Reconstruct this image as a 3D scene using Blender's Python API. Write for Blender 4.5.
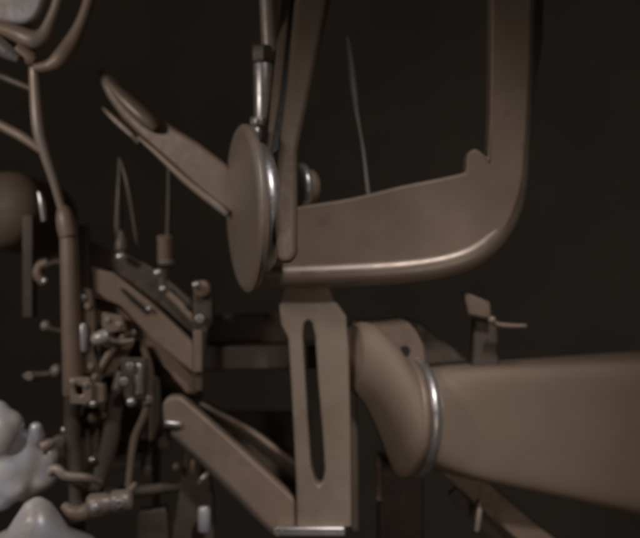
import bpy, bmesh, math, random
from mathutils import Vector, Matrix, noise

random.seed(7)
for o in list(bpy.data.objects):
    bpy.data.objects.remove(o)
S = bpy.context.scene
COL = S.collection

# ------------------------------------------------------------------ camera
CAMD, FPX = 3.0, 1200.0          # metres to the working plane, focal length in photo pixels
cd = bpy.data.cameras.new('camera')
cam = bpy.data.objects.new('camera', cd)
COL.objects.link(cam)
cam.location = (0, -CAMD, 0)
cam.rotation_euler = (math.radians(90), 0, 0)
cd.sensor_width = 36
cd.lens = 36 * FPX / 640
cd.clip_end = 60
cd.dof.use_dof = True
cd.dof.focus_distance = 2.45
cd.dof.aperture_fstop = 1.5
S.camera = cam

# ------------------------------------------------------------------ world and lamps
wd = bpy.data.worlds.new('World')
S.world = wd
wd.use_nodes = True
bg = wd.node_tree.nodes['Background']
bg.inputs[0].default_value = (1.0, 0.86, 0.75, 1)
bg.inputs[1].default_value = 0.026


def area(name, loc, target, size, power, color, spread=180):
    l = bpy.data.lights.new(name, 'AREA')
    l.shape = 'RECTANGLE'
    l.size, l.size_y = size
    l.energy = power
    l.color = color
    l.spread = math.radians(spread)
    o = bpy.data.objects.new(name, l)
    COL.objects.link(o)
    o.location = loc
    d = Vector(target) - Vector(loc)
    o.rotation_euler = d.to_track_quat('-Z', 'Y').to_euler()
    return o


def spot(name, loc, target, radius, power, color, angle):
    l = bpy.data.lights.new(name, 'SPOT')
    l.shadow_soft_size = radius
    l.energy = power
    l.color = color
    l.spot_size = math.radians(angle)
    l.spot_blend = 1.0
    o = bpy.data.objects.new(name, l)
    COL.objects.link(o)
    o.location = loc
    o.rotation_euler = (Vector(target) - Vector(loc)).to_track_quat('-Z', 'Y').to_euler()
    return o


area('key_lamp', (0.55, -2.1, 2.1), (0.1, 0.0, -0.75), (0.3, 0.25), 2.15, (1.0, 0.97, 0.98), 35)
spot('front_lamp', (0.70, -2.7, -0.45), (0.42, 0.0, -0.36), 0.25, 16.5, (1.0, 0.89, 0.80), 36)
area('left_fill', (-1.85, -1.35, 0.75), (-0.62, 0.0, 0.15), (0.3, 0.3), 2.3, (1.0, 0.95, 0.92), 72)  # fill added to brighten the casing, disc and fittings on the left
spot('housing_fill', (-1.3, -1.3, 0.25), (-0.88, 0.0, -0.52), 0.08, 100, (0.88, 0.93, 1.0), 19)  # narrow spot added only to brighten the pale housing
S.view_settings.view_transform = 'Standard'
S.view_settings.look = 'None'
S.view_settings.exposure = 0
S.view_settings.gamma = 1
S.render.engine = 'CYCLES'
S.cycles.filter_width = 2.2


# ------------------------------------------------------------------ helpers
def W(px, py, y=0.0):
    """world point that stands at depth y behind the working plane"""
    k = (CAMD + y) / FPX
    return Vector(((px - 320) * k, y, (269 - py) * k))


def R(rpx, y=0.0):
    return rpx * (CAMD + y) / FPX


def mat(name, c1, c2, rough=0.45, metal=0.25, scale=9.0, bump=0.25, spec=0.5, wear=None):
    m = bpy.data.materials.new(name)
    m.use_nodes = True
    nt = m.node_tree
    N, L = nt.nodes, nt.links
    b = N['Principled BSDF']
    tc = N.new('ShaderNodeTexCoord')
    n1 = N.new('ShaderNodeTexNoise')
    n1.inputs['Scale'].default_value = scale
    n1.inputs['Detail'].default_value = 7
    n1.inputs['Roughness'].default_value = 0.62
    n2 = N.new('ShaderNodeTexNoise')
    n2.inputs['Scale'].default_value = scale * 9
    n2.inputs['Detail'].default_value = 5
    L.new(tc.outputs['Object'], n1.inputs['Vector'])
    L.new(tc.outputs['Object'], n2.inputs['Vector'])
    r = N.new('ShaderNodeValToRGB')
    r.color_ramp.elements[0].position = 0.36
    r.color_ramp.elements[0].color = (*c2, 1)
    r.color_ramp.elements[1].position = 0.60
    r.color_ramp.elements[1].color = (*c1, 1)
    L.new(n1.outputs['Fac'], r.inputs['Fac'])
    last = r.outputs['Color']
    if wear:
        g = N.new('ShaderNodeMix')
        g.data_type = 'RGBA'
        rr = N.new('ShaderNodeValToRGB')
        rr.color_ramp.elements[0].position = 0.60
        rr.color_ramp.elements[1].position = 0.72
        n3 = N.new('ShaderNodeTexNoise')
        n3.inputs['Scale'].default_value = scale * 2.7
        n3.inputs['Detail'].default_value = 9
        mp = N.new('ShaderNodeMapping')
        mp.inputs['Location'].default_value = (3.1, 7.7, 1.3)
        L.new(tc.outputs['Object'], mp.inputs['Vector'])
        L.new(mp.outputs['Vector'], n3.inputs['Vector'])
        L.new(n3.outputs['Fac'], rr.inputs['Fac'])
        L.new(rr.outputs['Color'], g.inputs['Factor'])
        L.new(last, g.inputs['A'])
        g.inputs['B'].default_value = (*wear, 1)
        last = g.outputs['Result']
    L.new(last, b.inputs['Base Color'])
    mr = N.new('ShaderNodeMapRange')
    mr.inputs['From Min'].default_value = 0.3
    mr.inputs['From Max'].default_value = 0.7
    mr.inputs['To Min'].default_value = rough - 0.07
    mr.inputs['To Max'].default_value = rough + 0.1
    L.new(n2.outputs['Fac'], mr.inputs['Value'])
    L.new(mr.outputs['Result'], b.inputs['Roughness'])
    b.inputs['Metallic'].default_value = metal
    b.inputs['Specular IOR Level'].default_value = spec
    ad = N.new('ShaderNodeMath')
    ad.operation = 'MULTIPLY_ADD'
    ad.inputs[1].default_value = 0.35
    L.new(n2.outputs['Fac'], ad.inputs[0])
    L.new(n1.outputs['Fac'], ad.inputs[2])
    bp = N.new('ShaderNodeBump')
    bp.inputs['Strength'].default_value = bump
    bp.inputs['Distance'].default_value = 0.006
    L.new(ad.outputs[0], bp.inputs['Height'])
    L.new(bp.outputs['Normal'], b.inputs['Normal'])
    return m


M = {
    'cast': mat('cast_iron_brown', (0.297, 0.209, 0.152), (0.240, 0.167, 0.120), 0.46, 0.1, 6, 0.14, 0.45, (0.22, 0.16, 0.13)),
    'grey': mat('cast_iron_grey', (0.33, 0.27, 0.23), (0.36, 0.25, 0.17), 0.42, 0.2, 7, 0.09, 0.5, (0.27, 0.25, 0.25)),
    'dark': mat('dim_dark_iron', (0.125, 0.092, 0.071), (0.095, 0.072, 0.056), 0.45, 0.1, 8, 0.10, 0.4, (0.14, 0.10, 0.075)),  # dark iron, also coloured down to stand in for dimness on rear parts
    'bright': mat('worn_steel', (0.66, 0.62, 0.60), (0.50, 0.45, 0.41), 0.34, 0.8, 10, 0.03, 0.5),
    'lip': mat('lip_highlight_iron', (0.33, 0.25, 0.195), (0.28, 0.205, 0.16), 0.36, 0.45, 6, 0.05, 0.8),  # lighter, glossier brown that strengthens the highlight along the lip
    'umber': mat('dimmed_brown_iron', (0.165, 0.116, 0.082), (0.135, 0.094, 0.066), 0.6, 0.05, 5, 0.04, 0.3),  # brown darkened in place of shade on the leaning bar, reused on fittings
    'tan': mat('light_brown_casting', (0.34, 0.262, 0.195), (0.27, 0.195, 0.14), 0.42, 0.25, 5, 0.12, 0.6, (0.33, 0.28, 0.26)),  # lighter brown for the link and the diagonal arm's highlight pad
    'matte': mat('matte_brown_paint', (0.298, 0.216, 0.158), (0.262, 0.190, 0.138), 0.68, 0.0, 4, 0.10, 0.25),
    'pale': mat('pale_metal', (0.56, 0.54, 0.56), (0.52, 0.43, 0.35), 0.33, 0.3, 9, 0.06, 0.5),
    'black': mat('recess_shade_black', (0.030, 0.025, 0.021), (0.02, 0.017, 0.014), 0.5, 0.1, 8, 0.3, 0.4),  # near-black standing in for shade in the grooves and the eye
    'wall': mat('sooty_wall', (0.36, 0.32, 0.28), (0.30, 0.265, 0.235), 0.9, 0.0, 1.2, 0.1, 0.05),
}


def thing(name, label, cat, loc, group=None):
    o = bpy.data.objects.new(name, None)
    COL.objects.link(o)
    o.empty_display_size = 0.05
    o.location = loc
    o['label'] = label
    o['category'] = cat
    if group:
        o['group'] = group
    o['base'] = list(loc)
    return o


def base_of(p):
    while p is not None and p.parent is not None:
        p = p.parent
    return Vector(p['base']) if p is not None and 'base' in p else Vector((0, 0, 0))


def obj(name, bm, m, parent=None, bevel=0.0, seg=3, smooth=True, label=None):
    off = base_of(parent)
    for v in bm.verts:
        v.co -= off
    bmesh.ops.recalc_face_normals(bm, faces=bm.faces)
    me = bpy.data.meshes.new(name)
    bm.to_mesh(me)
    bm.free()
    me.materials.append(M[m])
    for p in me.polygons:
        p.use_smooth = smooth
    o = bpy.data.objects.new(name, me)
    COL.objects.link(o)
    o.parent = parent
    if smooth:
        me.set_sharp_from_angle(angle=math.radians(48))
    if bevel:
        b = o.modifiers.new('bevel', 'BEVEL')
        b.width = bevel
        b.segments = seg
        b.limit_method = 'ANGLE'
        b.angle_limit = math.radians(35)
        b.harden_normals = False
    if label:
        o['label'] = label
    return o


def spline(pts, n=6, closed=False):
    """Catmull-Rom through tuples of any length"""
    out = []
    L = len(pts)
    rng = range(L) if closed else range(L - 1)
    for i in rng:
        if closed:
            p0, p1, p2, p3 = pts[i - 1], pts[i], pts[(i + 1) % L], pts[(i + 2) % L]
        else:
            p0, p1, p2, p3 = pts[max(i - 1, 0)], pts[i], pts[i + 1], pts[min(i + 2, L - 1)]
        for k in range(n):
            t = k / n
            out.append(tuple(0.5 * ((2 * b) + (-a + c) * t + (2 * a - 5 * b + 4 * c - d) * t * t + (-a + 3 * b - 3 * c + d) * t ** 3)
                             for a, b, c, d in zip(p0, p1, p2, p3)))
    if not closed:
        out.append(tuple(pts[-1]))
    return out


def plate(loops, y, th, slope=(0, 0), org=None):
    """solid plate: outline loops in photo pixels, the front face at depth y (may lean: metres per pixel), th thick"""
    bm = bmesh.new()
    ox, oy = org or loops[0][0][:2]
    es = []
    for lp in loops:
        vs = [bm.verts.new(W(p[0], p[1], y + slope[0] * (p[0] - ox) + slope[1] * (p[1] - oy))) for p in lp]
        for i in range(len(vs)):
            es.append(bm.edges.new((vs[i], vs[(i + 1) % len(vs)])))
    bmesh.ops.triangle_fill(bm, edges=es, use_beauty=True, use_dissolve=True)
    fs = list(bm.faces)
    r = bmesh.ops.extrude_face_region(bm, geom=fs)
    for v in [g for g in r['geom'] if isinstance(g, bmesh.types.BMVert)]:
        v.co += Vector((0, th, 0))
    return bm


def frame_of(d):
    d = d.normalized()
    up = Vector((0, 0, 1)) if abs(d.z) < 0.9 else Vector((0, 1, 0))
    u = d.cross(up).normalized()
    return d, u, d.cross(u).normalized()


def tube(pts, n=16, sub=6, flat=1.0, bm=None, straight=False):
    """pts: (px, py, y, radius px).  Tapered round bar."""
    bm = bm or bmesh.new()
    P = pts if straight or len(pts) < 3 else spline(pts, sub)
    C = [W(p[0], p[1], p[2]) for p in P]
    Rr = [R(p[3], p[2]) for p in P]
    rings = []
    u = None
    for i, c in enumerate(C):
        d = (C[min(i + 1, len(C) - 1)] - C[max(i - 1, 0)]).normalized()
        if u is None:
            _, u, v = frame_of(d)
        else:
            u = (u - d * u.dot(d)).normalized()
            v = d.cross(u)
        rings.append([bm.verts.new(c + (u * math.cos(a) + v * math.sin(a) * flat) * Rr[i])
                      for a in [2 * math.pi * k / n for k in range(n)]])
    for a, b in zip(rings, rings[1:]):
        for k in range(n):
            bm.faces.new((a[k], a[(k + 1) % n], b[(k + 1) % n], b[k]))
    bm.faces.new(rings[0])
    bm.faces.new(rings[-1])
    return bm


def lathe(p0, d, prof, n=48, bm=None, rot=0.0, flat=1.0):
    """prof: (distance along d, radius) in metres from p0"""
    bm = bm or bmesh.new()
    d, u, v = frame_of(Vector(d))
    rings = []
    for t, r in prof:
        c = p0 + d * t
        if r < 1e-6:
            rings.append([bm.verts.new(c)])
        else:
            rings.append([bm.verts.new(c + (u * math.cos(a) + v * math.sin(a) * flat) * r)
                          for a in [rot + 2 * math.pi * k / n for k in range(n)]])
    for a, b in zip(rings, rings[1:]):
        if len(a) == 1 and len(b) == 1:
            continue
        if len(a) == 1:
            for k in range(n):
                bm.faces.new((a[0], b[(k + 1) % n], b[k]))
        elif len(b) == 1:
            for k in range(n):
                bm.faces.new((a[k], a[(k + 1) % n], b[0]))
        else:
            for k in range(n):
                bm.faces.new((a[k], a[(k + 1) % n], b[(k + 1) % n], b[k]))
    if len(rings[0]) > 1:
        bm.faces.new(rings[0])
    if len(rings[-1]) > 1:
        bm.faces.new(rings[-1])
    return bm


def bar(p0, p1, w, t, bm=None, side=(0, -1, 0)):
    """rectangular bar between two world points, w across, t deep"""
    bm = bm or bmesh.new()
    d = (p1 - p0).normalized()
    s = Vector(side)
    s = (s - d * s.dot(d)).normalized()
    u = d.cross(s)
    w0, w1 = w if isinstance(w, tuple) else (w, w)
    vs = []
    for c, ww in ((p0, w0), (p1, w1)):
        for a, b in ((-1, -1), (1, -1), (1, 1), (-1, 1)):
            vs.append(bm.verts.new(c + u * a * ww / 2 + s * b * t / 2))
    for f in ((0, 1, 2, 3), (4, 5, 6, 7), (0, 1, 5, 4), (1, 2, 6, 5), (2, 3, 7, 6), (3, 0, 4, 7)):
        bm.faces.new([vs[i] for i in f])
    return bm


def hexnut(p0, d, r, h, bm=None, rot=0.3):
    return lathe(p0, d, [(0, r * 0.93), (h * 0.12, r), (h * 0.85, r), (h, r * 0.88)], n=6, bm=bm, rot=rot)


def bolt(px, py, y, rpx, parent, m='bright', d=(0, -1, 0), hx=True, name='bolt'):
    r = R(rpx, y)
    if hx:
        return obj(name, hexnut(W(px, py, y), d, r, r * 0.9), m, parent, bevel=r * 0.12, seg=2)
    return obj(name, lathe(W(px, py, y), d, [(0, r), (r * .35, r * .97), (r * .7, r * .75), (r * .9, r * .4), (r * .98, 0)], n=24), m, parent)


# ------------------------------------------------------------------ the setting
bm = bmesh.new()
vs = [bm.verts.new(v) for v in ((-9, 6.0, -6), (9, 6.0, -6), (9, 6.0, 7), (-9, 6.0, 7),
                                (-9, 6.2, -6), (9, 6.2, -6), (9, 6.2, 7), (-9, 6.2, 7))]
for f in ((0, 1, 2, 3), (4, 5, 6, 7), (0, 1, 5, 4), (1, 2, 6, 5), (2, 3, 7, 6), (3, 0, 4, 7)):
    bm.faces.new([vs[i] for i in f])
wl = obj('background_wall', bm, 'wall', smooth=False)
wl['kind'] = 'structure'

# ------------------------------------------------------------------ 1. cranked arm
t = thing('cranked_arm', 'large brown L-shaped arm with rounded lower lip, bent upward at its right end', 'lever', W(400, 285, 0.02))
out_px = [(272, 212), (300, 206), (350, 198), (400, 186), (440, 178), (466, 172)]
inner = [(467, 156), (469, 151), (476, 148), (483, 153), (488, 158), (490, 120), (491, 60), (492, -60)]
outer = [(534, -60), (531, 60), (526, 150), (522, 185), (514, 212), (500, 238), (478, 258), (450, 269), (400, 275), (340, 278), (272, 279)]
outer_s = [outer[0], outer[1]] + spline(outer[2:9], 5) + outer[9:]
top_s = spline(out_px, 4)
obj('web', plate([top_s + inner + outer_s], -0.055, 0.075), 'cast', t, bevel=0.017, seg=6)
# rounded lip that follows the outer edge
lip = [(266, 275, -0.034, 11), (300, 275, -0.034, 12), (350, 273, -0.035, 12), (400, 270, -0.035, 12), (440, 264.5, -0.035, 12),
       (470, 255, -0.033, 12), (492, 238, -0.028, 12), (506, 215, -0.020, 12), (513, 188, -0.012, 12), (517, 150, -0.008, 11), (521, 60, -0.008, 11), (524, -60, -0.008, 11)]
obj('lip', tube(lip, n=24, sub=8, flat=1.15), 'lip', t)
obj('side_flange', plate([[(527, -60), (546, -60), (543, 40), (535, 90), (531, 150), (525, 150), (525, 60)]], -0.01, 0.06), 'dark', t, bevel=0.006)

# ------------------------------------------------------------------ 2. pivot disc, with its hub
ax = Vector((-0.962, -0.262, -0.04))
c = W(246, 208.5, -0.11)
t = thing('pivot_disc', 'large thin disc seen nearly edge-on at the end of the brown arm', 'disc', c)
r = R(84, -0.11)
obj('disc', lathe(c, ax, [(-0.012, 0), (-0.012, r * 0.97), (-0.005, r), (0.004, r), (0.010, r * 0.965), (0.013, r * 0.90), (0.0125, 0.0)], n=96), 'grey', t)
obj('collar', lathe(c, -ax, [(0.012, R(40)), (0.0130, R(58.0)), (0.0145, R(60.1)), (0.0187, R(61.9)), (0.0250, R(63.1)), (0.0325, R(63.5)), (0.0400, R(63.1)), (0.0463, R(61.9)), (0.0505, R(60.1)), (0.0520, R(58.0)), (0.053, R(40))], n=72), 'bright', t)
obj('hub', lathe(c, -ax, [(0.040, R(36)), (0.042, R(45)), (0.092, R(45)), (0.096, R(43)), (0.097, 0)], n=72), 'dark', t)

# ------------------------------------------------------------------ 3. leaning bar
t = thing('leaning_bar', 'slanting bar darkened for shade, with a blackened groove down its left side, above the disc', 'bar', W(285, 250, 0.03))
SL = dict(slope=(0.0, -0.0011), org=(285, 205))
obj('face', plate([[(300, -60), (343, -60), (297, 150), (297, 200), (297, 252), (292, 264), (277, 262), (272, 205), (278, 150), (287, 80)]], -0.245, 0.08, **SL), 'umber', t, bevel=0.017, seg=6)
obj('edge_rail', plate([[(288, -60), (298, -60), (281, 95), (271, 155), (266, 158), (266, 150), (272, 90)]], -0.225, 0.06, **SL), 'umber', t, bevel=0.010, seg=4)
obj('groove_shade', plate([[(297, -60), (302, -60), (288, 80), (279, 150), (270, 156), (280, 92)]], -0.215, 0.03, **SL), 'black', t, bevel=0.002)  # black strip puts the groove's shade into the colour

# ------------------------------------------------------------------ 4. adjusting screw standing left of the bar
t = thing('adjusting_screw', 'upright pale cylinder with a dark nut and thinner shaft above the disc', 'screw', W(262, 145, -0.02))
y = -0.03
obj('shaft', lathe(W(270.5, 52, y), W(265, -60, y) - W(270.5, 52, y), [(0, R(8.5)), (0.29, R(8.0))], n=28), 'grey', t)
obj('nut', hexnut(W(264, 63, y), (0.01, 0, 1), R(13), R(17), rot=0.52), 'dark', t, bevel=0.002)
obj('sleeve', lathe(W(263.5, 128, y), (0.005, 0, 1), [(0, R(8)), (0.015, R(9.5)), (R(62), R(10.5)), (R(64.5), R(9.5)), (R(65), R(8.5))], n=32), 'bright', t)
obj('lock_nut', hexnut(W(257.5, 126, y - 0.035), (0.02, 0, 1), R(7.5), R(9)), 'bright', t, bevel=0.002)
obj('lock_nut', lathe(W(256.5, 141, y - 0.035), (0.02, 0, 1), [(0, R(3.5)), (R(3), R(5)), (R(12), R(5.2)), (R(14.5), R(3))], n=24), 'bright', t)
obj('foot', tube([(243, 152, y, 13), (250, 140, y, 11), (256, 128, y, 8)], n=20, flat=.7), 'grey', t)

# ------------------------------------------------------------------ 5. left diagonal arm
t = thing('diagonal_arm', 'bar running down from upper left to the thin disc, a lighter pad for the highlight at its upper end', 'bar', W(230, 200, 0.02))
obj('sleeve', tube([(108, 80, 0.085, 8), (116, 88, 0.079, 13), (126, 98, 0.072, 18), (138, 109, 0.064, 21), (148, 118, 0.058, 21.5), (154, 123, 0.056, 20), (157, 126, 0.058, 17)], n=32, sub=6, flat=.45), 'tan', t)  # pad added in lighter brown to imitate the bar's highlight
obj('shank', plate([[(97, 66), (104, 70), (124, 86), (146, 105), (172, 126), (198, 142), (226, 164), (250, 177), (250, 226), (222, 210), (190, 184), (160, 156), (140, 136), (122, 118), (107, 97), (98, 78)]], 0.045, 0.05, slope=(-0.0006, 0), org=(160, 130)), 'cast', t, bevel=0.020, seg=7)
obj('lower_rib', tube([(138, 137, 0.05, 1.5), (158, 154, 0.04, 3.2), (190, 184, 0.02, 4), (228, 214, 0.0, 4)], n=16), 'grey', t)  # lighter grey rib stands in for the highlight along the lower edge
g = thing('slender_rod', 'short thin bright rod just below the tip of the diagonal bar', 'rod', W(118, 122, 0.1))
obj('rod', tube([(103, 108, 0.12, 1.0), (110, 115, 0.11, 2.4), (122, 126, 0.10, 3.2), (134, 137, 0.09, 2.4)], n=14), 'grey', g)
obj('rod_end', lathe(W(133, 136, 0.09), W(140, 143, .08) - W(133, 136, .09), [(0, R(3.4)), (0.03, R(3.4))], n=16), 'dark', g)

# ------------------------------------------------------------------ 6. thin needle rod right of the leaning bar
t = thing('needle_rod', 'very thin pointed rod standing alone above the brown arm', 'rod', W(367, 195, 0.03))
obj('rod', tube([(347, 36, 0.05, 0.8), (349, 50, 0.05, 2.6), (352, 78, 0.05, 3.4), (356, 110, 0.05, 2.4), (359, 126, 0.05, 1.5), (363, 150, 0.05, 1.5), (367, 185, 0.05, 1.9), (369, 202, 0.05, 1.9)], n=12), 'pale', t)

# ------------------------------------------------------------------ 7. flanged pin behind the bar
t = thing('flanged_pin', 'small round pin with bright rim between the leaning bar and brown arm', 'pin', W(302, 188, 0.04))
d = Vector((0.9, 0.42, 0.1))
d = Vector((0.93, 0.36, 0.05))
obj('flange', lathe(W(304, 187, -0.005), -d, [(-0.006, R(16)), (-0.0050, R(20.0)), (-0.0041, R(21.5)), (-0.0016, R(22.8)), (0.0021, R(23.7)), (0.0065, R(24.0)), (0.0109, R(23.7)), (0.0146, R(22.8)), (0.0171, R(21.5)), (0.0180, R(20.0)), (0.019, R(15))], n=48), 'bright', t)
obj('shank', lathe(W(303, 187, -0.005), d, [(-0.006, 0), (-0.006, R(15)), (0.010, R(18)), (0.026, R(17)), (0.036, R(12)), (0.038, 0)], n=36), 'cast', t)

# ------------------------------------------------------------------ 8. slotted link
t = thing('slotted_link', 'upright brown link with a long narrow slot, below the arm', 'link', W(320, 530, 0.04))
o_l = [(283, 284), (330, 284), (335, 300), (346, 316), (349, 350), (351, 430), (352, 528), (297, 528), (296, 480), (292, 400), (288, 338), (281, 325), (279, 305)]
slot = [(308, 320), (312, 323), (315, 335), (318, 380), (323, 440), (325, 470), (323, 482), (319, 486), (315, 482), (311, 466), (308, 420), (305, 370), (303, 335), (304, 324)]
obj('link_plate', plate([o_l, slot], -0.01, 0.10), 'tan', t, bevel=0.019, seg=7)
obj('edge_strip', plate([[(347, 322), (355, 330), (358, 430), (359, 532), (351, 532), (350, 430)]], 0.055, 0.06), 'dark', t, bevel=0.005)
obj('foot_bar', bar(W(276, 530, 0.0), W(345, 530, 0.0), R(9), 0.05), 'bright', t, bevel=0.004)
bolt(278, 531, -0.03, 5, t, 'bright')

# ------------------------------------------------------------------ 9. lower diagonal beam and rail behind it
t = thing('lower_beam', 'thick brown beam sloping down right to the foot of the slotted link', 'beam', W(230, 470, 0.08))
beam = [(163, 424), (162, 404), (168, 396), (180, 396), (190, 404), (240, 448), (298, 502), (302, 534), (274, 534), (255, 516), (216, 476), (180, 440)]
obj('web', plate([beam], 0.06, 0.06, slope=(-0.0003, 0)), 'cast', t, bevel=0.01, seg=4)
obj('end_highlight', lathe(W(164, 423, 0.05), W(181, 425, 0.05) - W(164, 423, 0.05), [(0, R(2)), (0.004, R(4)), (0.038, R(4)), (0.045, R(2))], n=20), 'bright', t)  # bright steel piece added as the highlight on the beam's end
obj('lower_rib', tube([(172, 432, 0.062, 4), (218, 474, 0.055, 6), (258, 515, 0.045, 6), (280, 536, 0.04, 6)], n=16), 'dark', t)
t = thing('inner_rail', 'dark rail behind the lower beam, its thin lit upper edge drawn in lighter brown', 'rail', W(250, 450, 0.2))
obj('web', plate([[(188, 404), (205, 402), (242, 424), (300, 460), (300, 500), (240, 448)]], 0.17, 0.05), 'dark', t, bevel=0.006)
obj('upper_edge', tube([(200, 404, 0.16, 2.2), (244, 427, 0.155, 3.2), (272, 447, 0.15, 3.2), (302, 468, 0.15, 3.2)], n=14), 'cast', t)  # lit edge imitated by a lighter brown than the web
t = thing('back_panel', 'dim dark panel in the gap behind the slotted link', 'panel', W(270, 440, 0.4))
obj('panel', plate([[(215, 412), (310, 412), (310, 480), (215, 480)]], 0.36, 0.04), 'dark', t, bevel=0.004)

# ------------------------------------------------------------------ 10. cross bar from bracket to link
t = thing('cross_bar', 'dim horizontal bar from the capped bracket to the slotted link', 'bar', W(250, 360, 0.15))
obj('bar', bar(W(196, 358, 0.15), W(330, 356, 0.15), R(24, .15), 0.06), 'dark', t, bevel=0.008)
obj('upper_bar', bar(W(205, 330, 0.24), W(330, 326, 0.24), R(30, .24), 0.05), 'dark', t, bevel=0.006)
t = thing('capped_bracket', 'upright bracket with a rounded shiny cap, left of the disc foot', 'bracket', W(202, 390, 0.1))
br = spline([(193, 300), (194, 287), (202, 281), (211, 286), (213, 300)], 4) + [(213, 322), (208, 330), (203, 372), (203, 392), (193, 392), (192, 370)]
obj('post', plate([br], 0.085, 0.05), 'dark', t, bevel=0.006)
obj('cap', lathe(W(202, 289, 0.07), (0, -1, 0), [(-0.02, R(9)), (0.0, R(9)), (0.006, R(7)), (0.008, 0)], n=28), 'cast', t)
bolt(196, 285, 0.055, 4.4, t, hx=False)
bolt(200, 319, 0.072, 5.0, t, hx=True)
obj('flat', bar(W(198, 330, 0.08), W(198, 372, 0.08), R(9), 0.02), 'cast', t, bevel=0.003)

# ------------------------------------------------------------------ 11. left slanting channel rails
t = thing('slanting_channel', 'pair of brown parallel rails sloping down right to the bracket', 'rail', W(150, 350, 0.12))
obj('upper_rail', plate([[(84, 240), (112, 246), (150, 266), (166, 278), (200, 308), (200, 342), (160, 306), (110, 270), (88, 266)]], 0.13, 0.05), 'dark', t, bevel=0.006)
obj('middle_rail', plate([[(90, 268), (112, 272), (150, 302), (196, 345), (202, 368), (196, 376), (150, 338), (120, 306), (92, 294)]], 0.085, 0.05), 'cast', t, bevel=0.006)
obj('groove', plate([[(119, 288), (124, 289), (148, 310), (146, 314), (132, 302)]], 0.078, 0.012), 'black', t, bevel=0.002)  # black sheet laid on the rail as the shade of a groove
obj('lower_rail', plate([[(90, 296), (118, 306), (150, 336), (170, 352), (196, 378), (198, 394), (186, 394), (168, 372), (150, 352), (140, 342), (94, 330)]], 0.12, 0.05), 'cast', t, bevel=0.006)
obj('upper_strip', tube([(160, 288, 0.12, 3.2), (175, 300, 0.12, 4), (196, 322, 0.115, 4)], n=12), 'cast', t)
obj('gusset', plate([[(100, 342), (134, 342), (126, 360), (118, 374), (101, 374)]], 0.10, 0.04), 'cast', t, bevel=0.004)
bolt(149, 309, 0.075, 3.2, t, hx=False)
bolt(157, 339, 0.11, 4.2, t)
bolt(133, 333, 0.11, 3.5, t)
bolt(163, 289, 0.11, 4.2, t, hx=False)
obj('clamp', lathe(W(92, 341, 0.05), W(112, 334, 0.05) - W(92, 341, .05), [(0, R(4)), (0.01, R(7)), (0.035, R(8)), (0.045, R(6))], n=20), 'pale', t)
obj('spindle', tube([(104, 340, 0.07, 4), (120, 342, 0.07, 3), (134, 340, 0.07, 2)], n=12), 'grey', t)

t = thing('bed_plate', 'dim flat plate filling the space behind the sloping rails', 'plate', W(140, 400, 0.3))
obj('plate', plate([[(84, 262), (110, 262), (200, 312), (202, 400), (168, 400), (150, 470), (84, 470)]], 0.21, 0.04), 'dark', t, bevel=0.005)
t = thing('rear_beam', 'dim beam crossing low behind the upright post and hanging lever', 'beam', W(80, 460, 0.3))
obj('beam', bar(W(56, 446, 0.28), W(170, 440, 0.28), R(22, .28), 0.04), 'dark', t, bevel=0.005)
t = thing('vertical_rod', 'slim dim rod standing between hanging lever and lower beam', 'rod', W(130, 480, 0.2))
obj('rod', tube([(152, 350, 0.19, 4), (150, 420, 0.19, 4), (149, 470, 0.19, 4)], n=12), 'dark', t)
obj('foot', lathe(W(149, 476, 0.19), (0, 0, 1), [(0, R(7)), (R(8), R(7)), (R(11), R(5))], n=16), 'dark', t)

t = thing('ribbed_block', 'dim ribbed block below the sloping rails, left of the lower beam', 'block', W(120, 470, 0.25))
obj('block', plate([[(98, 376), (160, 376), (160, 440), (98, 440)]], 0.16, 0.06), 'dark', t, bevel=0.006)
for xx in (104, 117, 152):
    obj('rib', bar(W(xx, 378, 0.15), W(xx - 1, 440, 0.15), R(5, .15), 0.03), 'umber', t, bevel=0.003)
t = thing('link_rod', 'thin brown rod leaning between square clamp and sloping rails', 'rod', W(100, 400, 0.1))
obj('rod', tube([(84, 395, 0.05, 3.5), (98, 372, 0.07, 4), (112, 350, 0.08, 4), (124, 336, 0.09, 3.5)], n=14), 'cast', t)
t = thing('cross_pipe', 'dim horizontal pipe joining upright post to the hanging lever', 'pipe', W(95, 425, 0.1))
obj('pipe', tube([(66, 420, 0.08, 4), (90, 418, 0.08, 4), (118, 414, 0.09, 4)], n=14), 'dark', t)
obj('joint', lathe(W(88, 418, 0.075), (1, 0, .06), [(0, R(5)), (R(2), R(6.5)), (R(9), R(6.5)), (R(11), R(5))], n=20), 'umber', t)
t = thing('guide_bracket', 'brown stepped bracket on the upright post, level with the cross bar', 'bracket', W(80, 340, 0.08))
obj('plate', plate([[(80, 286), (92, 290), (96, 320), (94, 352), (100, 372), (82, 376)]], 0.055, 0.03), 'umber', t, bevel=0.005)
bolt(88, 306, 0.055, 3.5, t, 'grey')
bolt(91, 366, 0.055, 3.5, t, 'grey')
t = thing('coupling_shaft', 'dim shaft running low behind the row of round fittings', 'shaft', W(140, 500, 0.2))
obj('shaft', tube([(80, 496, 0.16, 6), (130, 492, 0.16, 6), (185, 486, 0.16, 5)], n=14), 'dark', t)

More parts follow.
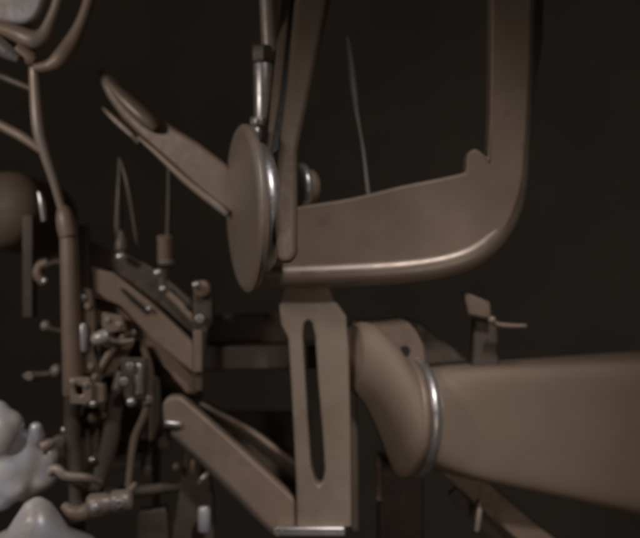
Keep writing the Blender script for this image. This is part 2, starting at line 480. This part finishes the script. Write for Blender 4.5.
t = thing('bent_tube', 'thin brown tube bending down from the sloping rails to the fittings', 'tube', W(110, 480, 0.1))
obj('tube', tube([(142, 344, 0.10, 3.5), (150, 372, 0.09, 4), (146, 410, 0.09, 4), (134, 440, 0.08, 4), (128, 488, 0.04, 3.5)], n=14), 'umber', t)
obj('clip', lathe(W(147, 404, 0.085), (0, 0, 1), [(0, R(5)), (R(2), R(6.5)), (R(7), R(6.5)), (R(9), R(5))], n=20), 'grey', t)
t = thing('stepped_flange', 'small stepped flange with two bolts, right of the guide bracket', 'flange', W(112, 320, 0.08))
obj('plate', plate([[(102, 312), (122, 316), (126, 330), (108, 334), (101, 326)]], 0.07, 0.03), 'cast', t, bevel=0.004)
bolt(108, 320, 0.07, 3, t)
bolt(119, 325, 0.07, 3, t)
t = thing('cover_plate', 'dim cover plate with bolt heads between upright post and ribbed block', 'plate', W(80, 440, 0.12))
obj('plate', plate([[(80, 408), (100, 406), (98, 452), (78, 456)]], 0.10, 0.03), 'umber', t, bevel=0.004)
bolt(90, 414, 0.10, 3, t, 'grey')
bolt(87, 446, 0.10, 3, t, 'grey')
t = thing('base_casting', 'dim casting along the bottom edge, right of the round fittings', 'casting', W(160, 540, 0.2))
obj('block', plate([[(138, 512), (166, 508), (170, 560), (134, 560)]], 0.18, 0.06), 'dark', t, bevel=0.006)

# cords in an inverted V with their bolt
t = thing('forked_stay', 'thin inverted V stay rising in the dark left of the disc', 'stay', W(122, 250, 0.15))
obj('rod', tube([(120, 158, 0.16, 1.8), (119, 190, 0.15, 3), (118, 225, 0.15, 4.2), (119, 250, 0.15, 4.5)], n=12), 'dark', t)
obj('rod', tube([(121, 160, 0.16, 1.6), (128, 185, 0.15, 3.2), (133, 215, 0.15, 2.5), (138, 250, 0.15, 1.8)], n=12), 'dark', t)
obj('socket', lathe(W(122, 250, 0.13), (0, 0, 1), [(0, R(8)), (R(8), R(8)), (R(14), R(5)), (R(20), R(4))], n=20), 'dark', t)
bolt(121, 257, 0.10, 6, t, d=(0, -.5, 1), hx=False)
t = thing('oil_cup', 'small upright cup on a thin stem, with bright rims', 'cup', W(166, 285, 0.15))
obj('stem', tube([(169, 168, 0.17, 2.0), (169, 200, 0.17, 2.6), (168, 238, 0.17, 3)], n=12), 'dark', t)
obj('cup', lathe(W(165, 264, 0.14), (0, 0, 1), [(0, R(7)), (0.004, R(8)), (R(24), R(8)), (R(28), R(9)), (R(30), R(7)), (R(30.5), 0)], n=28), 'cast', t)
obj('ring', lathe(W(166, 265, 0.14), (0, 0, 1), [(0, R(8)), (0.004, R(9.3)), (R(4), R(9.3)), (R(5), R(8))], n=28), 'bright', t)
bolt(158, 273, 0.10, 5, t, hx=False)
obj('neck', lathe(W(163, 290, 0.14), (0, 0, 1), [(0, R(6)), (R(22), R(6))], n=20), 'dark', t)

# ------------------------------------------------------------------ 12. far-left upright post with bent stem
t = thing('upright_post', 'tall dark round post with a rounded socket and bent stem on top', 'post', W(70, 480, 0.05))
obj('tube', lathe(W(73, 395, 0.05), W(69, 232, 0.05) - W(73, 395, 0.05), [(0, R(10.5)), (R(163), R(9.5))], n=28), 'cast', t)
obj('socket', lathe(W(69, 236, 0.045), W(63, 206, 0.045) - W(69, 236, 0.045), [(0, R(10)), (R(10), R(10.5)), (R(20), R(9.5)), (R(28), R(7)), (R(31), R(3.5)), (R(32), 0)], n=28), 'cast', t)
obj('rear_strut', bar(W(82, 225, 0.10), W(92, 400, 0.10), R(13), 0.04), 'dark', t, bevel=0.004)
obj('stem', tube([(34, 62, 0.02, 5.5), (36, 95, 0.02, 6.5), (39, 128, 0.02, 7), (45, 152, 0.025, 6), (54, 180, 0.035, 5), (61, 205, 0.045, 4.5), (64, 215, 0.045, 4)], n=18), 'grey', t)
obj('lower_tube', tube([(73, 395, 0.05, 9), (72, 440, 0.05, 8), (76, 480, 0.05, 8), (78, 545, 0.05, 8)], n=18), 'dark', t)
bolt(83, 298, 0.06, 5, t, hx=False)
obj('sleeve', lathe(W(83, 352, 0.05), (0, 0, 1), [(0, R(3)), (R(3), R(4.5)), (R(26), R(4.5)), (R(29), R(3))], n=16), 'pale', t)

# ------------------------------------------------------------------ 13. top-left curved guards
t = thing('bright_casing', 'pale rounded casing at the top left corner', 'casing', W(20, 20, 0.0))
cas = spline([(-40, -40), (60, -40), (46, -8), (39, 10), (32, 19), (22, 23), (6, 21), (-12, 16), (-40, 10)], 4, True)
obj('lid', plate([cas], -0.02, 0.10), 'pale', t, bevel=0.012, seg=4)
t = thing('inner_guard', 'innermost pale curved guard hugging the bright casing', 'guard', W(40, 45, 0.0))
obj('rim', tube([(66, -40, 0.0, 5), (58, 0, 0.0, 5.4), (51, 20, 0.0, 6), (44, 35, 0.0, 8), (33, 40, 0.0, 10), (18, 34, 0.0, 9), (0, 28, 0.0, 9), (-30, 22, 0.0, 9)], n=20, sub=8), 'grey', t)
obj('web', plate([[(-40, 30), (0, 30), (20, 38), (34, 44), (28, 52), (10, 48), (-40, 34)]], 0.0, 0.04), 'cast', t, bevel=0.005)
t = thing('lower_pipe', 'bright bent pipe end under the pale guard at top left', 'pipe', W(10, 50, 0.0))
obj('pipe', tube([(-40, 30, -0.03, 10), (-8, 42, -0.03, 9), (6, 51, -0.03, 7.5), (18, 59, -0.03, 4)], n=20), 'bright', t)
obj('joint', lathe(W(17, 49, -0.01), W(34, 60, -0.01) - W(17, 49, -0.01), [(0, R(8)), (R(5), R(9)), (R(12), R(7)), (R(17), R(8)), (R(22), R(5))], n=20), 'cast', t)
t = thing('outer_guard', 'outermost hook-shaped guard curving round above the bent stem', 'guard', W(50, 65, 0.0))
obj('hook', tube([(100, -40, 0.0, 6), (88, 4, 0.0, 6), (80, 26, 0.0, 6.5), (70, 46, 0.0, 9), (60, 59, -0.01, 9), (48, 66, -0.01, 6), (34, 68, -0.01, 4.5)], n=20, sub=8), 'cast', t)
t = thing('stay_rod', 'upper of the two thin rods entering at the left edge', 'rod', W(20, 85, 0.08), 'thin stays at the left edge')
obj('rod', tube([(-40, 62, 0.08, 4), (0, 76, 0.06, 4), (34, 90, 0.04, 3.5)], n=12), 'dark', t)
t = thing('stay_rod', 'lower of the two thin rods at the left edge, meeting the bent stem', 'rod', W(20, 135, 0.08), 'thin stays at the left edge')
obj('rod', tube([(-40, 104, 0.08, 5), (0, 125, 0.05, 5), (24, 138, 0.03, 5), (46, 154, 0.02, 4)], n=12), 'cast', t)

# ------------------------------------------------------------------ 14. drum at left edge
t = thing('round_drum', 'dim rounded drum at the left edge with a lit patch', 'drum', W(0, 240, 0.25))
obj('drum', lathe(W(0, 208, 0.20), (-0.25, -1, 0.1), [(-0.25, R(43)), (-0.05, R(43)), (-0.02, R(41)), (0.005, R(34)), (0.02, R(22)), (0.026, R(10)), (0.027, 0)], n=56), 'umber', t)

obj('strap', plate([[(22, 215), (33, 215), (33, 318), (22, 318)]], 0.16, 0.05), 'dark', t, bevel=0.005)
obj('pin', tube([(39, 192, 0.09, 2), (42, 204, 0.09, 4), (44, 221, 0.09, 3)], n=14), 'bright', t)
t = thing('small_cock', 'small dim curved fitting in the dark left of the upright post', 'valve', W(43, 285, 0.2))
obj('body', tube([(48, 263, 0.15, 5), (40, 266, 0.15, 5), (38, 275, 0.15, 5.5), (45, 283, 0.15, 4.5)], n=16), 'cast', t)
bolt(45, 281, 0.12, 4, t, hx=False)
obj('stem', tube([(46, 266, 0.14, 3), (56, 262, 0.1, 3), (68, 262, 0.06, 3)], n=12), 'dark', t)
t = thing('control_button', 'small round button alone in the dark beside the upright post', 'button', W(46, 330, 0.2))
obj('stem', tube([(46, 327, 0.15, 2.5), (56, 330, 0.1, 2.5), (66, 332, 0.06, 2.5)], n=12), 'dark', t)
obj('head', lathe(W(46, 326, 0.14), (0.1, -1, 0.1), [(-0.06, R(4)), (-0.01, R(4)), (0, R(6)), (0.01, R(5)), (0.014, R(2)), (0.0145, 0)], n=20), 'grey', t)
t = thing('pull_rod', 'short horizontal rod with a bright knuckle left of the upright post', 'rod', W(45, 375, 0.15))
obj('rod', tube([(24, 377, 0.12, 5), (32, 376, 0.12, 5), (48, 374, 0.12, 3.5), (62, 370, 0.1, 4)], n=14), 'dark', t)
obj('knuckle', lathe(W(57, 371, 0.09), (0.1, -1, 0.2), [(-0.03, R(6)), (0, R(7.5)), (0.012, R(6)), (0.02, R(3)), (0.021, 0)], n=20), 'grey', t)
bolt(30, 376, 0.09, 5, t, 'grey')

# ------------------------------------------------------------------ 15. fittings bottom left
t = thing('square_clamp', 'square bolted clamp with a dark hole on the upright post', 'clamp', W(82, 405, 0.0))
sq = [(69, 378), (88, 378), (92, 384), (92, 400), (86, 405), (70, 404)]
hole = [(75, 386), (82, 386), (83, 394), (79, 396), (75, 394)]
obj('block', plate([sq, hole], -0.005, 0.045), 'grey', t, bevel=0.004)
obj('side_block', plate([[(92, 382), (104, 385), (105, 402), (92, 406)]], 0.01, 0.04), 'cast', t, bevel=0.004)
bolt(86, 385, -0.005, 3.2, t)
bolt(73, 383, -0.005, 3.2, t)
bolt(93, 404, -0.0, 4, t, hx=False)
t = thing('bolt_cluster', 'shiny upright bolt with two nuts hanging under the slanting rails', 'bolt', W(135, 395, 0.05))
obj('cylinder', lathe(W(139, 394, 0.04), (0.0, 0, 1), [(0, R(3)), (R(3), R(4.5)), (R(28), R(4.5)), (R(31), R(3))], n=20), 'bright', t)
obj('nut', hexnut(W(131, 366, 0.03), (0, -1, 0), R(5), 0.02), 'bright', t, bevel=0.002)
obj('nut', hexnut(W(125, 381, 0.03), (0, -1, 0), R(5), 0.02), 'bright', t, bevel=0.002)
obj('backing', plate([[(120, 358), (146, 358), (146, 400), (124, 400)]], 0.06, 0.03), 'dark', t, bevel=0.004)
bolt(131, 402, 0.03, 5, t, hx=False)
t = thing('hanging_lever', 'dark curved lever hanging down below the square clamp', 'lever', W(105, 490, 0.1))
obj('arm', tube([(122, 372, 0.09, 6), (116, 400, 0.08, 7.5), (110, 440, 0.08, 9), (100, 475, 0.08, 8), (92, 492, 0.07, 7)], n=16, flat=.7), 'dark', t)
obj('collar', plate([[(70, 436), (88, 428), (92, 470), (66, 478)]], 0.07, 0.04), 'dark', t, bevel=0.006)
bolt(65, 430, 0.06, 4.5, t, hx=False)
bolt(92, 460, 0.06, 3.5, t, hx=False)
t = thing('side_frame', 'faint dark open frame behind the hanging lever', 'frame', W(155, 530, 0.3))
obj('upright', bar(W(157, 455, 0.22), W(155, 560, 0.22), R(7), 0.04), 'dark', t, bevel=0.003)
obj('rail', bar(W(120, 455, 0.22), W(160, 452, 0.22), R(7), 0.03), 'dark', t, bevel=0.003)
t = thing('pipe_union', 'row of joined round pipe fittings at the bottom left', 'fitting', W(100, 515, 0.0))
obj('cap', lathe(W(112, 502, -0.02), (1, 0, 0.08), [(0, R(10)), (R(3), R(11.5)), (R(17), R(11.5)), (R(20), R(9)), (R(21), 0)], n=28), 'grey', t)
obj('body', lathe(W(88, 506, -0.02), (1, 0, 0.12), [(0, R(9)), (R(4), R(12)), (R(18), R(11)), (R(25), R(8))], n=28), 'grey', t)
obj('elbow', tube([(64, 506, -0.01, 5), (72, 512, -0.02, 7), (82, 513, -0.02, 8), (92, 508, -0.02, 8)], n=18), 'cast', t)
bolt(120, 503, -0.05, 5, t, hx=True)
bolt(95, 507, -0.045, 5.5, t, 'pale', hx=False)
obj('spur', tube([(124, 496, -0.01, 3), (132, 488, 0.0, 4), (136, 483, 0.0, 2)], n=12), 'cast', t)
t = thing('feed_pipe', 'small pale pipe above the row of fittings at bottom left', 'pipe', W(70, 475, 0.0))
obj('pipe', tube([(46, 474, 0.0, 4), (56, 469, -0.01, 5), (66, 476, -0.01, 5), (86, 478, 0.0, 4.5), (100, 482, 0.03, 3)], n=16), 'grey', t)
t = thing('pale_housing', 'large pale rounded housing at the lower left edge', 'housing', W(0, 490, -0.05))
bm = bmesh.new()
for px, py, yy, rr in ((0, 462, 0.02, 40), (20, 458, 0.02, 30), (-6, 432, -0.05, 28), (36, 466, 0.02, 20), (12, 478, 0.0, 24), (10, 424, -0.05, 15), (-2, 412, -0.05, 13), (48, 456, 0.01, 12), (52, 474, 0.02, 10), (24, 440, -0.01, 12), (40, 476, 0.02, 17), (26, 486, 0.02, 16), (30, 452, 0.01, 16), (-4, 486, 0.02, 26), (37, 436, -0.02, 9), (36, 428, -0.03, 8)):
    bmesh.ops.create_icosphere(bm, subdivisions=3, radius=R(rr, yy), matrix=Matrix.Translation(W(px, py, yy)))
hb = obj('body', bm, 'pale', t)
rm = hb.modifiers.new('remesh', 'REMESH')
rm.mode = 'VOXEL'
rm.voxel_size = 0.005
rm.use_smooth_shade = True
sm = hb.modifiers.new('smooth', 'SMOOTH')
sm.factor = 0.8
sm.iterations = 22
obj('flange', tube([(40, 448, -0.02, 7), (48, 444, -0.01, 6), (56, 440, 0.0, 2)], n=18), 'grey', t)
t = thing('flared_foot', 'pale cone-shaped foot below the rounded housing', 'foot', W(40, 540, -0.05))
obj('cone', lathe(W(38, 548, -0.06), (0, 0, 1), [(0, R(62)), (R(8), R(52)), (R(18), R(30)), (R(32), R(21)), (R(44), R(13)), (R(49), R(5)), (R(50), 0)], n=56), 'pale', t)

# pieces below the lower beam
t = thing('hanging_bracket', 'dark tapered bracket with a pale pin, under the lower beam', 'bracket', W(200, 530, 0.15))
obj('plate', plate([[(186, 450), (208, 458), (214, 500), (214, 560), (168, 560), (178, 500)]], 0.14, 0.03), 'dark', t, bevel=0.004)
obj('pin', lathe(W(204, 532, 0.09), (0, 0, 1), [(0, R(5)), (R(2), R(6.5)), (R(24), R(6.5)), (R(26), R(5))], n=24), 'pale', t)
obj('pin_head', lathe(W(194, 472, 0.12), (0, -.2, 1), [(0, R(2.5)), (R(2), R(3.5)), (R(11), R(3.5)), (R(13), R(2))], n=16), 'grey', t)
obj('tongue', tube([(199, 484, 0.11, 3), (204, 478, 0.11, 4), (209, 473, 0.11, 2.5)], n=14), 'bright', t)
bolt(177, 467, 0.13, 4.5, t, 'cast', hx=False)

# ------------------------------------------------------------------ 16. tapered shaft on the right, coming nearer
t = thing('tapered_shaft', 'big plain brown shaft widening toward the right edge', 'shaft', W(560, 520, -0.1))
p0, p1 = W(408, 416, 0.04), W(720, 438.5, 0.22)
L = (p1 - p0).length


def horn(stations, n=72):
    """tapering shaft whose round section turns into a rounded square: (t, centre, radius, exponent)"""
    bm = bmesh.new()
    d, u, v = frame_of(p1 - p0)
    rings = []
    for tt, r, e in stations:
        c = p0.lerp(p1, tt)
        ring = []
        for k in range(n):
            a = 2 * math.pi * k / n
            ca, sa = math.cos(a), math.sin(a)
            q = (abs(ca) ** e + abs(sa) ** e) ** (-1 / e)
            ring.append(bm.verts.new(c + (u * ca * 0.8 + v * sa) * r * q))
        rings.append(ring)
    for a, b in zip(rings, rings[1:]):
        for k in range(n):
            bm.faces.new((a[k], a[(k + 1) % n], b[(k + 1) % n], b[k]))
    bm.faces.new(rings[0])
    bm.faces.new(rings[-1])
    return bm


def sh(px):
    k = (px - 408) / (720 - 408)
    return k, R((49.3 + 47.0 * k), -0.1 + 0.12 * k)


st = []
for px, e, f in ((408, 2.6, .98), (424, 3.0, .99), (434, 4.0, 1.0), (446, 5.5, 1.0), (470, 8.0, 1.0), (560, 8.0, 1.0), (640, 8.0, 1.0), (720, 8.0, 1.0)):
    k, r = sh(px)
    st.append((k, r * f, e))
obj('cone', horn(st, 160), 'matte', t)
t = thing('shaft_collar', 'flared round collar with a bright rim at the narrow end of the shaft', 'collar', W(400, 478, 0.05))
dr = Vector((0.957, 0.285, -0.04)).normalized()
pc = W(403, 418, 0.03)
obj('flare', lathe(pc, dr, [(-0.014, 0), (-0.014, R(44)), (-0.012, R(52)), (-0.006, R(58)), (0.002, R(60)), (0.012, R(60)), (0.018, R(58)), (0.020, R(50))], n=72), 'cast', t)
obj('ring', lathe(pc + dr * 0.019, dr, [(0, R(48)), (0.0010, R(56.0)), (0.0021, R(57.5)), (0.0052, R(58.8)), (0.0100, R(59.7)), (0.0155, R(60.0)), (0.0210, R(59.7)), (0.0258, R(58.8)), (0.0289, R(57.5)), (0.0300, R(56.0)), (0.031, R(49)), (0.04, R(49))], n=72), 'bright', t)


def funnel(stations, ax, n=64):
    """round sections that keep the flange's direction while they grow and slide toward it"""
    bm = bmesh.new()
    d, u, v = frame_of(ax)
    rings = []
    for px, py, yy, rr in spline(stations, 4):
        cc = W(px, py, yy)
        rings.append([bm.verts.new(cc + (u * math.cos(2 * math.pi * k / n) + v * math.sin(2 * math.pi * k / n)) * R(rr, yy)) for k in range(n)])
    for a, b in zip(rings, rings[1:]):
        for k in range(n):
            bm.faces.new((a[k], a[(k + 1) % n], b[(k + 1) % n], b[k]))
    bm.faces.new(rings[0])
    bm.faces.new(rings[-1])
    return bm


obj('neck', funnel([(354, 357, 0.02, 32), (360, 359, 0.02, 37), (372, 368, 0.02, 43), (386, 388, 0.024, 51), (396, 407, 0.026, 56), (401, 415, 0.028, 57.5)], dr), 'matte', t)
obj('ear', plate([spline([(352, 318), (366, 321), (384, 320), (400, 318), (414, 328), (424, 346)], 4) + [(426, 362), (390, 372), (352, 372)]], 0.05, 0.06), 'cast', t, bevel=0.012, seg=5)
obj('eye_shade', lathe(W(405, 351, 0.05), (0, -1, 0), [(-0.01, R(6)), (0.002, R(5.5)), (0.003, 0)], n=20), 'black', t)  # black disc on the ear in place of a hole's dark inside

# bracing behind the shaft
t = thing('rear_brace', 'dim sloping brace showing above the narrow end of the shaft', 'brace', W(430, 350, 0.12))
obj('brace', plate([[(404, 318), (420, 322), (470, 362), (420, 366), (408, 356)]], 0.13, 0.05), 'dark', t, bevel=0.005)
t = thing('wing_clamp', 'small clamp with a sideways handle standing above the shaft', 'clamp', W(480, 360, 0.06))
obj('body', plate([[(474, 318), (497, 324), (500, 372), (472, 372)]], 0.06, 0.06), 'dark', t, bevel=0.006)
obj('jaw', plate([[(463, 291), (490, 302), (492, 320), (468, 315)]], 0.02, 0.05), 'cast', t, bevel=0.006)
obj('handle', tube([(490, 321, 0.0, 4.5), (500, 325, 0.0, 5), (514, 326, 0.0, 4.5), (526, 326, 0.0, 3.5)], n=16, flat=.6), 'cast', t)
bolt(492, 320, -0.01, 4, t, 'grey', hx=False)
t = thing('slanting_strut', 'dark strut sloping down right beneath the tapered shaft', 'strut', W(500, 520, 0.1))
obj('strut', bar(W(440, 456, 0.1), W(560, 560, 0.1), R(26), 0.05), 'cast', t, bevel=0.006)
obj('side_strip', bar(W(452, 490, 0.14), W(505, 545, 0.14), R(12), 0.03), 'dark', t, bevel=0.003)
t = thing('split_pin', 'thin pale pin below the slanting strut', 'pin', W(478, 530, 0.05))
obj('pin', tube([(481, 500, 0.05, 1.8), (479, 515, 0.04, 3), (477, 531, 0.04, 2.6)], n=12), 'grey', t)
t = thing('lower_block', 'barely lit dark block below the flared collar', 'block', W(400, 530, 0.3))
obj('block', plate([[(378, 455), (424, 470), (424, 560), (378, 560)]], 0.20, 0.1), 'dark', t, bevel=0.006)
t = thing('short_stud', 'tiny upright stud between the slotted link and flared collar', 'stud', W(378, 480, 0.1))
obj('stud', tube([(377, 455, 0.12, 2), (378, 464, 0.12, 4), (379, 476, 0.12, 3), (379, 500, 0.12, 2.5)], n=12), 'cast', t)
